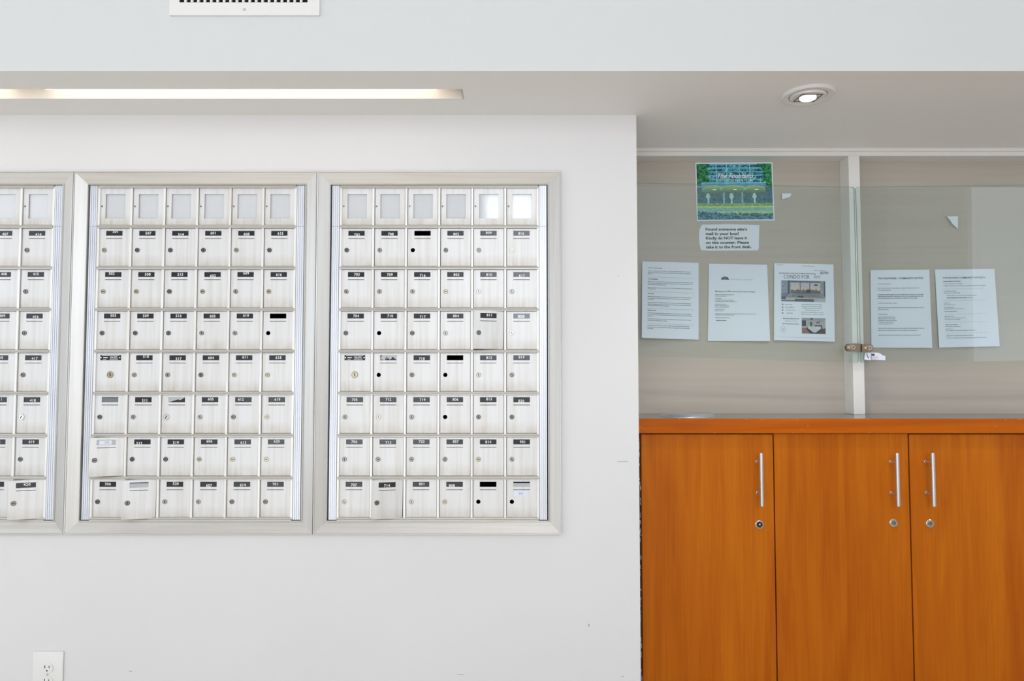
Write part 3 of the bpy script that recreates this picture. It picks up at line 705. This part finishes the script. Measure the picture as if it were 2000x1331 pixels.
# ------------------------------------------------------------------ papers on the board
class Sheet:
    """a sheet pinned to the board: corners in order TL, TR, BR, BL; curl lifts it off the board"""
    def __init__(s, name, px, lab, cat, curl=lambda u, v: 0.0, m='paper', outline=None, y=Y_BOARD - 0.0012, nu=12, nv=12, group='papers pinned to the board'):
        s.c = [at(x, yy, y) for x, yy in px]; s.curl = curl; s.o = s.c[3].copy()
        mb = MB()
        if outline is None:
            vs = []
            for t in (0.0, 0.0004):
                for j in range(nv + 1):
                    for i in range(nu + 1): vs.append(s.p(i / nu, j / nv, -t))
            n1 = nu + 1; N = n1 * (nv + 1); fs = []
            for j in range(nv):
                for i in range(nu):
                    a = j * n1 + i; fs.append((a, a + 1, a + n1 + 1, a + n1)); fs.append((N + a, N + a + n1, N + a + n1 + 1, N + a + 1))
            rim = [i for i in range(n1)] + [j * n1 + nu for j in range(1, nv + 1)] + [nv * n1 + i for i in range(nu - 1, -1, -1)] + [j * n1 for j in range(nv - 1, 0, -1)]
            for k in range(len(rim)):
                a, b = rim[k], rim[(k + 1) % len(rim)]; fs.append((a, b, N + b, N + a))
            mb.add(vs, fs)
        else:
            pts = [at(x, yy, y) - s.o for x, yy in outline]
            mb.prism([(p.x, p.z) for p in pts], 'y', -0.0003, 0.0004)
        s.ob = mb.build(name, M[m], None, s.o, smooth=outline is None, label=lab, cat=cat, group=group)
    def p(s, u, v, off=0.0):
        """u to the right, v down; off is the distance in front of the sheet"""
        a = s.c[0].lerp(s.c[1], u).lerp(s.c[3].lerp(s.c[2], u), v) - s.o
        return (a.x, a.y - s.curl(u, v) - off, a.z)
    def rects(s, name, rs, m, off=0.0004):
        mb = MB()
        for (u0, u1, v0, v1) in rs:
            mb.add([s.p(u0, v0, off), s.p(u1, v0, off), s.p(u1, v1, off), s.p(u0, v1, off)], [(0, 1, 2, 3)])
        return mb.build(name, M[m], s.ob)
    def text(s, name, body, u, v, h, m, align='CENTER', asp=None, off=0.0006, width=None, parent=None, **kw):
        """h is the letter size as a share of the sheet height; width (share of sheet width) fits the line"""
        vs, fs = text_mesh(body, 1.0, align=align, **kw)
        H = (s.c[0] - s.c[3]).length; Wd = (s.c[1] - s.c[0]).length
        k = H / Wd
        ws = max(x for x, _, _ in vs) - min(x for x, _, _ in vs)
        fx = (width / ws) if width else h * k
        mb = MB(); mb.add([s.p(u + x * fx, v - y * h, off) for x, y, _ in vs], fs)
        return mb.build(name, M[m], parent or s.ob)
    def words(s, lines, m='ink', h=0.0075, name='print_line', seed=1, off=0.0004):
        rnd = random.Random(seed); rs = []
        for (u0, u1, v) in lines:
            u = u0
            while u < u1 - 0.004:
                wl = min(rnd.uniform(0.018, 0.065), u1 - u); hh = h * rnd.uniform(0.75, 1.1)
                rs.append((u, u + wl, v - hh / 2, v + hh / 2)); u += wl + 0.0055
        return s.rects(name, rs, m, off)
    def picture(s, name, u0, u1, v0, v1, nx, ny, fn, off=0.0005):
        """printed picture: a fine sheet of coloured cells"""
        uu = (np.arange(nx) + 0.5) / nx; vv = (np.arange(ny) + 0.5) / ny
        U, V = np.meshgrid(uu, vv); C = np.clip(fn(U, V), 0, 255) / 255.0
        C = np.where(C <= 0.04045, C / 12.92, ((C + 0.055) / 1.055) ** 2.4)
        vs = [s.p(u0 + (u1 - u0) * i / nx, v0 + (v1 - v0) * j / ny, off) for j in range(ny + 1) for i in range(nx + 1)]
        n1 = nx + 1
        fs = [(j * n1 + i, j * n1 + i + 1, (j + 1) * n1 + i + 1, (j + 1) * n1 + i) for j in range(ny) for i in range(nx)]
        me = bpy.data.meshes.new(name); me.from_pydata(vs, [], fs)
        ca = me.color_attributes.new('print', 'FLOAT_COLOR', 'CORNER')
        cc = np.ones((nx * ny, 4, 4), dtype=np.float32); cc[:, :, :3] = C.reshape(-1, 1, 3)
        ca.data.foreach_set('color', cc.ravel())
        me.materials.append(M['print'])
        return link(name, me, s.ob)
m, N_, L_, b_ = new_mat('colour_print')
vc = N_.new('ShaderNodeVertexColor'); vc.layer_name = 'print'; L_.new(vc.outputs[0], b_.inputs['Base Color']); b_.inputs['Roughness'].default_value = 0.55
M['print'] = m

rng = np.random.RandomState(3)
def vnoise(U, V, su, sv, seed):
    r = np.random.RandomState(seed).rand(64, 64)
    x, y = U * su, V * sv; i, j = np.floor(x).astype(int), np.floor(y).astype(int); fx, fy = x - i, y - j
    fx = fx * fx * (3 - 2 * fx); fy = fy * fy * (3 - 2 * fy)
    g = lambda a, b: r[b % 64, a % 64]
    return (g(i, j) * (1 - fx) + g(i + 1, j) * fx) * (1 - fy) + (g(i, j + 1) * (1 - fx) + g(i + 1, j + 1) * fx) * fy
def put(img, mask, col):
    mk = np.clip(mask, 0, 1)[..., None]; return img * (1 - mk) + np.array(col, float) * mk

def poster_art(U, V):
    img = np.zeros(U.shape + (3,)); img[:] = (62, 138, 148)
    n1, n2, n3 = vnoise(U, V, 46, 34, 1), vnoise(U, V, 22, 60, 2), vnoise(U, V, 60, 60, 4)
    # tower facade: floors and windows
    fl = (np.mod(V * 15.0, 1) < 0.35); img = put(img, fl * 0.75, (120, 182, 190))
    img = put(img, ((n2 > 0.5) & ~fl) * 0.85, (14, 52, 72)); img = put(img, ((n1 > 0.72) & ~fl) * 0.6, (170, 214, 218))
    for c in (0.26, 0.40, 0.57, 0.71): img = put(img, (np.abs(U - c) < 0.007) * 1.0, (128, 186, 196))
    # trees in the corners
    tree = ((U < 0.20 - 0.28 * (V - 0.18) ** 2 - 0.06 * n3) & (V < 0.40)) | ((U > 0.86 - 0.22 * np.maximum(0.12 - V, 0) * 8 * 0.4 + 0.05 * n3) & (V < 0.52))
    img = put(img, tree * 0.95, (22, 96, 62)); img = put(img, (tree & (n3 > 0.55)) * 0.85, (40, 150, 66)); img = put(img, (tree & (n1 < 0.3)) * 0.8, (8, 54, 56))
    # canopy front with three shells
    img = put(img, ((V > 0.335) & (V < 0.44) & (U > 0.06) & (U < 0.92)) * 0.9, (96, 158, 170))
    img = put(img, ((V > 0.335) & (V < 0.355) & (U > 0.06) & (U < 0.92)) * 0.9, (130, 188, 200))
    img = put(img, ((V >= 0.42) & (V < 0.72)) * 0.9, (46, 92, 104)); img = put(img, ((V >= 0.44) & (V < 0.72) & (n1 > 0.55)) * 0.5, (84, 128, 124))
    for cx, wd in ((0.21, 0.145), (0.485, 0.175), (0.77, 0.14)):
        e = ((U - cx) / wd) ** 2 + ((V - 0.465) / np.where(V < 0.465, 0.075, 0.13)) ** 2
        img = put(img, (e < 1) * 0.95, (74, 104, 98)); img = put(img, (e < 1) * np.clip((0.53 - V) / 0.12, 0, 1), (160, 178, 116))
        img = put(img, ((e < 1) & (e > 0.84) & (V < 0.47)) * 0.9, (200, 208, 136))
        img = put(img, (((U - cx - 0.02) / 0.025) ** 2 + ((V - 0.465) / 0.012) ** 2 < 1) * 1.0, (244, 240, 180))
    for cx in (0.355, 0.60): img = put(img, ((np.abs(U - cx) < 0.012) & (V > 0.52) & (V < 0.72)) * 0.8, (150, 188, 180))
    for cx in (0.145, 0.455, 0.76):
        jet = (np.abs(U - cx) < 0.012 + 0.018 * np.abs(np.sin(V * 40)) * (V < 0.62)) & (V > 0.53) & (V < 0.73)
        img = put(img, jet * 0.85, (206, 224, 214))
    # lawn, road, planting
    img = put(img, (V > 0.70 + 0.02 * n1) * 0.95, (150, 180, 110)); img = put(img, ((V > 0.715) & (V < 0.76) & (n3 > 0.55)) * 0.7, (70, 120, 76))
    img = put(img, ((V > 0.765) & (V < 0.79)) * 0.9, (208, 204, 120)); img = put(img, (V > 0.80) * 1.0, (128, 172, 170))
    img = put(img, ((V > 0.855) & (V < 0.885 + 0.02 * U) & (U > 0.25)) * 0.9, (190, 200, 120))
    dk = V > 0.845 + 0.05 * U * (U < 0.5) + 0.03 * (U >= 0.5) + 0.03 * n1
    img = put(img, dk * 1.0, (24, 92, 108)); img = put(img, (dk & (n3 > 0.55)) * 0.8, (78, 148, 156)); img = put(img, (dk & (n3 < 0.3)) * 0.7, (12, 58, 76))
    return img * np.array((0.95, 1.08, 1.12)) + (n3[..., None] - 0.5) * 26 + (vnoise(U, V, 63, 50, 17)[..., None] - 0.5) * 20

po = Sheet('poster', [(1358, 318), (1508.5, 317), (1513, 431), (1361, 432)], 'colour poster of a condominium entrance with fountains, topmost on the board', 'poster', nu=8, nv=8)
pic = po.picture('picture', 0.013, 0.985, 0.022, 0.978, 208, 156, poster_art)
po.text('title', 'The Fountains', 0.50, 0.235, 0.115, 'digits', shear=0.45, bold=0.012, width=0.47)
po.text('title', 'CONDOMINIUM', 0.50, 0.315, 0.045, 'digits', space=1.6, width=0.46)

no = Sheet('note', [(1365, 440), (1483, 440), (1482, 490), (1367, 491)], 'small torn white note in bold black type hanging under the poster', 'note',
           outline=[(1372, 438.8), (1383, 439), (1420, 438), (1483, 440), (1482.3, 465), (1482, 486), (1479.5, 489.5), (1440, 489.5), (1385, 490), (1369.5, 489), (1366.5, 480), (1365, 464), (1365.5, 452), (1368, 444)])
for i, (tx, wd) in enumerate((("Found someone else's", 0.69), ('mail in your box?', 0.555), ('Kindly do NOT leave it', 0.69), ('on this counter. Please', 0.725), ('take it to the front desk.', 0.77))):
    no.text('message', tx, 0.105, 0.165 + i * 0.171, 0.150, 'ink_black', align='LEFT', bold=0.03, width=wd)

# white notice curling at the wall corner
cA = lambda u, v: 0.004 + 0.030 * (1 - u) ** 2 * v
dA = Sheet('notice', [(1254, 511), (1364, 514), (1364, 664), (1250, 661)], 'white notice packed with grey paragraphs, curling beside the wall corner', 'notice', curl=cA)
LA = [(0.10, 0.36, .085), (0.10, 0.85, .125), (0.10, 0.86, .147), (0.10, 0.18, .163), (0.1, 0.27, .232), (0.1, 0.90, .265), (0.1, 0.89, .287), (0.1, 0.42, .305), (0.1, 0.89, .345), (0.1, 0.25, .362), (0.1, 0.2, .424),
      (0.1, 0.88, .46), (0.1, 0.85, .482), (0.1, 0.2, .50), (0.1, 0.87, .538), (0.1, 0.86, .56), (0.1, 0.48, .577), (0.1, 0.24, .64), (0.1, 0.87, .675), (0.1, 0.89, .697), (0.1, 0.2, .715), (0.1, 0.87, .752), (0.1, 0.45, .772), (0.1, 0.84, .835), (0.1, 0.85, .858), (0.1, 0.2, .875)]
dA.words(LA, 'ink', 0.0085, seed=3)
dA.words([(0.1, 0.28, .232), (0.1, 0.21, .424), (0.1, 0.25, .64)], 'ink_dark', 0.009, seed=4, off=0.0006)
dA.rects('rule', [(0.08, 0.92, v, v + 0.003) for v in (0.205, 0.395, 0.615, 0.81)], 'ink_soft')

cB = lambda u, v: 0.002 + 0.006 * u * v
dB = Sheet('notice', [(1384.5, 515.5), (1498, 517.5), (1502.5, 667), (1382, 666.5)], 'white office notice with a grey arch logo near its top', 'notice', curl=cB)
arch = MB(); pts = [(0.205, 0.205)] + [(0.275 + 0.068 * math.cos(math.pi - math.pi * k / 12), 0.205 - 0.040 * math.sin(math.pi * k / 12)) for k in range(13)]
arch.add([dB.p(u, v, 0.0005) for u, v in pts[1:]], [tuple(range(13))]); arch.build('arch_logo', M['ink_dark'], dB.ob)
dB.rects('arch_lines', [(0.262, 0.268, 0.172, 0.204), (0.284, 0.290, 0.172, 0.204)], 'ink_soft', 0.0007)
dB.text('heading', 'The Fountains Condominium', 0.55, 0.2, 0.026, 'ink_soft', shear=0.4, width=0.38)
dB.text('heading', 'Management Office Hours & Location Update', 0.445, 0.358, 0.026, 'ink_dark', bold=0.012, width=0.67)
dB.words([(0.11, 0.43, .40), (0.11, 0.3, .42), (0.11, 0.22, .452), (0.11, 0.42, .472), (0.11, 0.47, .49), (0.11, 0.30, .524), (0.11, 0.34, .544), (0.11, 0.34, .562), (0.11, 0.27, .593), (0.11, 0.25, .612), (0.11, 0.78, .648), (0.12, 0.42, .664), (0.12, 0.36, .70)], 'ink', 0.008, seed=8)
dB.words([(0.13, 0.3, .735)], 'ink_dark', 0.010, seed=9)

cC = lambda u, v: 0.003 + 0.004 * v
dC = Sheet('flyer', [(1511.5, 514.5), (1627, 517), (1629, 668), (1510, 665)], 'white condo rental flyer with a living room and a bedroom picture', 'flyer', curl=cC)
dC.text('heading', 'CONDO FOR', 0.375, 0.175, 0.068, 'ink_dark', width=0.435)
dC.text('heading', 'Rent', 0.715, 0.165, 0.075, 'ink', shear=0.4, width=0.12)
dC.text('price', '$2700', 0.84, 0.115, 0.042, 'ink_dark', bold=0.015, width=0.135)
dC.words([(0.08, 0.70, .128)], 'ink', 0.012, seed=5); dC.words([(0.67, 0.86, .085), (0.04, 0.15, .022), (0.47, 0.68, .03)], 'ink_soft', 0.008, seed=6)
def living(U, V):
    img = np.zeros(U.shape + (3,)); img[:] = (150, 160, 172)
    img = put(img, V < 0.09, (92, 102, 112)); img = put(img, (U < 0.16), (140, 152, 170)); img = put(img, (U < 0.16) & (V > 0.6), (120, 122, 158)); img = put(img, (np.abs(U - 0.17) < 0.02) & (V < 0.65), (58, 76, 90))
    win = (U > 0.22) & (U < 0.89) & (V > 0.10) & (V < 0.62)
    sky = np.zeros_like(img); t = np.clip((V - 0.12) / 0.32, 0, 1)[..., None]; sky[:] = np.array((176, 190, 204)) * (1 - t) + np.array((222, 190, 168)) * t
    img = np.where(win[..., None], sky, img)
    n = vnoise(U, V, 30, 14, 9)
    img = put(img, win & (V > 0.41 + 0.05 * n), (96, 104, 116)); img = put(img, win & (V > 0.52), (84, 98, 110))
    for c in (0.43, 0.645): img = put(img, (np.abs(U - c) < 0.010) & win, (96, 108, 122))
    img = put(img, (U > 0.57) & (U < 0.675) & (V > 0.40) & (V < 0.56), (52, 34, 48)); img = put(img, (U > 0.745) & (U < 0.83) & (V > 0.14 + 0.9 * np.abs(U - 0.787)) & (V < 0.22), (52, 58, 66))
    img = put(img, (U > 0.89) & (U < 0.97), (142, 154, 168)); img = put(img, (U > 0.965), (74, 88, 104))
    img = put(img, (V > 0.62) & (V > 0.85 - 0.8 * U) & (V > 0.6 + 1.6 * (U - 0.9)), (134, 138, 144)); img = put(img, (V > 0.63) & (V < 0.78) & (U > 0.24) & (U < 0.86), (122, 124, 128))
    img = put(img, (U > 0.38) & (U < 0.50) & (V > 0.73) & (V < 0.80), (40, 40, 46)); img = put(img, (V > 0.82), (176, 182, 190)); img = put(img, (V > 0.86) & (U > 0.31) & (U < 0.74), (84, 88, 96))
    img = put(img, (V > 0.94) & (U < 0.31), (104, 112, 118)); img = put(img, (U < 0.10) & (V > 0.78) & (V < 0.88), (70, 78, 90))
    return img + (n[..., None] - 0.5) * 22
def bed(U, V):
    img = np.zeros(U.shape + (3,)); img[:] = (168, 170, 176); n = vnoise(U, V, 20, 14, 12)
    img = put(img, V < 0.16, (152, 156, 162)); img = put(img, (U < 0.17) & (V > 0.18) & (V < 0.54), (44, 54, 66)); img = put(img, (U > 0.35) & (U < 0.42) & (V > 0.26) & (V < 0.52), (52, 44, 54))
    img = put(img, (U > 0.37) & (U < 0.46) & (V < 0.12), (50, 54, 60)); img = put(img, (U > 0.60) & (U < 0.77) & (V > 0.18) & (V < 0.32) & (V > 0.42 - 0.3 * U), (124, 100, 106))
    img = put(img, V > 0.62 + 0.1 * n, (120, 78, 76)); img = put(img, (V > 0.66) & (U > 0.6), (92, 66, 54)); img = put(img, (U < 0.3) & (V > 0.64), (138, 100, 98))
    img = put(img, (U > 0.54) & (U < 0.86) & (V > 0.45) & (V < 0.62), (44, 62, 76)); img = put(img, (V > 0.60) & (V < 0.99) & (np.abs(U - 0.53) < 0.33 - 0.55 * np.maximum(V - 0.72, 0) - 0.1 * np.maximum(0.7 - V, 0)), (44, 34, 48))
    img = put(img, (V > 0.54) & (V < 0.92) & (np.abs(U - 0.54) < 0.27 - 0.95 * np.maximum(V - 0.68, 0)), (196, 202, 210)); img = put(img, (U > 0.60) & (U < 0.78) & (V > 0.53) & (V < 0.70), (206, 210, 228))
    return img + (n[..., None] - 0.5) * 16
dC.picture('living_room_picture', 0.118, 0.855, 0.222, 0.495, 88, 44, living)
dC.picture('bedroom_picture', 0.458, 0.848, 0.702, 0.905, 56, 36, bed)
dC.rects('bullet', [(0.130, 0.152, v - 0.007, v + 0.007) for v in (0.533, 0.571, 0.608, 0.646)], 'ink_dark')
dC.words([(0.18, 0.31, .533), (0.18, 0.33, .571), (0.2, 0.35, .608), (0.2, 0.31, .646)], 'ink_soft', 0.012, seed=15)
dC.words([(0.455, 0.80, .527), (0.455, 0.80, .553), (0.475, 0.79, .578), (0.52, 0.75, .603), (0.45, 0.82, .630), (0.45, 0.82, .655)], 'ink_soft', 0.011, seed=16)
dC.words([(0.145, 0.42, .717)], 'ink', 0.013, seed=17); dC.text('contact', 'REALTOR', 0.285, 0.75, 0.020, 'ink', bold=0.01, width=0.19, space=1.3); dC.words([(0.14, 0.41, .785)], 'ink', 0.013, seed=18)
seal = MB()
for k in range(24):
    a0, a1 = 2 * math.pi * k / 24, 2 * math.pi * (k + 1) / 24
    seal.add([dC.p(0.152 + 0.055 * math.cos(a0), 0.858 + 0.043 * math.sin(a0), 0.0005), dC.p(0.152 + 0.055 * math.cos(a1), 0.858 + 0.043 * math.sin(a1), 0.0005),
              dC.p(0.152 + 0.051 * math.cos(a1), 0.858 + 0.040 * math.sin(a1), 0.0005), dC.p(0.152 + 0.051 * math.cos(a0), 0.858 + 0.040 * math.sin(a0), 0.0005)], [(0, 1, 2, 3)])
seal.build('seal', M['ink_soft'], dC.ob); dC.rects('seal_mark', [(0.13, 0.14, 0.838, 0.862), (0.145, 0.158, 0.85, 0.862), (0.163, 0.173, 0.838, 0.862), (0.125, 0.18, 0.872, 0.879)], 'ink_soft')
dC.rects('rule', [(0.06, 0.92, 0.955, 0.958)], 'ink_soft')

cD = lambda u, v: 0.003 + 0.010 * v * u * u
dD = Sheet('notice', [(1699, 528), (1814, 527), (1816.5, 680), (1701, 679.5)], 'white community notice pinned close to the post, heading in capitals', 'notice', curl=cD)
dD.text('heading', 'THE FOUNTAINS - COMMUNITY NOTICE', 0.505, 0.112, 0.032, 'ink_dark', bold=0.016, width=0.765)
dD.words([(0.12, 0.35, .182), (0.12, 0.82, .236), (0.12, 0.34, .262), (0.12, 0.45, .43), (0.12, 0.89, .488), (0.12, 0.30, .512), (0.12, 0.40, .608), (0.12, 0.41, .63), (0.12, 0.43, .652), (0.12, 0.40, .674), (0.12, 0.37, .696), (0.12, 0.89, .752), (0.12, 0.77, .778), (0.12, 0.82, .84)], 'ink', 0.0085, seed=31)
dD.words([(0.12, 0.89, .32), (0.12, 0.89, .342), (0.12, 0.78, .366), (0.12, 0.28, .572)], 'ink', 0.0105, seed=32)

cE = lambda u, v: 0.003 + 0.004 * v
dE = Sheet('notice', [(1825, 527), (1941, 525.5), (1950, 677), (1832, 679.5)], 'white community notice tilted to one side, farther from the post', 'notice', curl=cE)
dE.text('heading', '!! FOUNTAINS COMMUNITY NOTICE !!', 0.48, 0.112, 0.030, 'ink_dark', bold=0.014, width=0.71)
dE.words([(0.125, 0.43, .156), (0.125, 0.45, .188), (0.125, 0.83, .214), (0.125, 0.335, .282), (0.125, 0.40, .306), (0.17, 0.67, .338), (0.17, 0.61, .368), (0.115, 0.23, .434), (0.115, 0.3, .456), (0.115, 0.29, .49), (0.115, 0.45, .51), (0.115, 0.33, .542), (0.115, 0.28, .604), (0.115, 0.47, .626), (0.115, 0.38, .646), (0.12, 0.33, .712), (0.12, 0.38, .735), (0.12, 0.24, .766), (0.12, 0.62, .786), (0.13, 0.58, .852), (0.13, 0.79, .882)], 'ink', 0.0080, seed=41)
dE.words([(0.125, 0.42, .156), (0.125, 0.14, .606), (0.17, 0.50, .368)], 'ink_dark', 0.009, seed=42, off=0.0006)
dE.rects('rule', [(0.12, 0.83, v, v + 0.003) for v in (0.252, 0.40, 0.575, 0.678, 0.818)], 'ink_soft')

Sheet('paper_scrap', [(1527, 378), (1546, 378), (1545, 390), (1527, 390)], 'small torn scrap of white paper stuck beside the poster', 'paper', outline=[(1527, 378), (1546, 378), (1543.5, 384.5), (1537, 387), (1527.5, 389.5)], y=Y_BOARD - 0.006, group='torn scraps of paper')
Sheet('paper_scrap', [(1849, 422), (1871, 422), (1871, 447), (1849, 447)], 'small torn scrap of white paper above the community notices', 'paper', outline=[(1849.5, 423), (1871, 422.5), (1871, 446.5), (1860, 438), (1856, 431)], y=Y_BOARD - 0.010, group='torn scraps of paper')
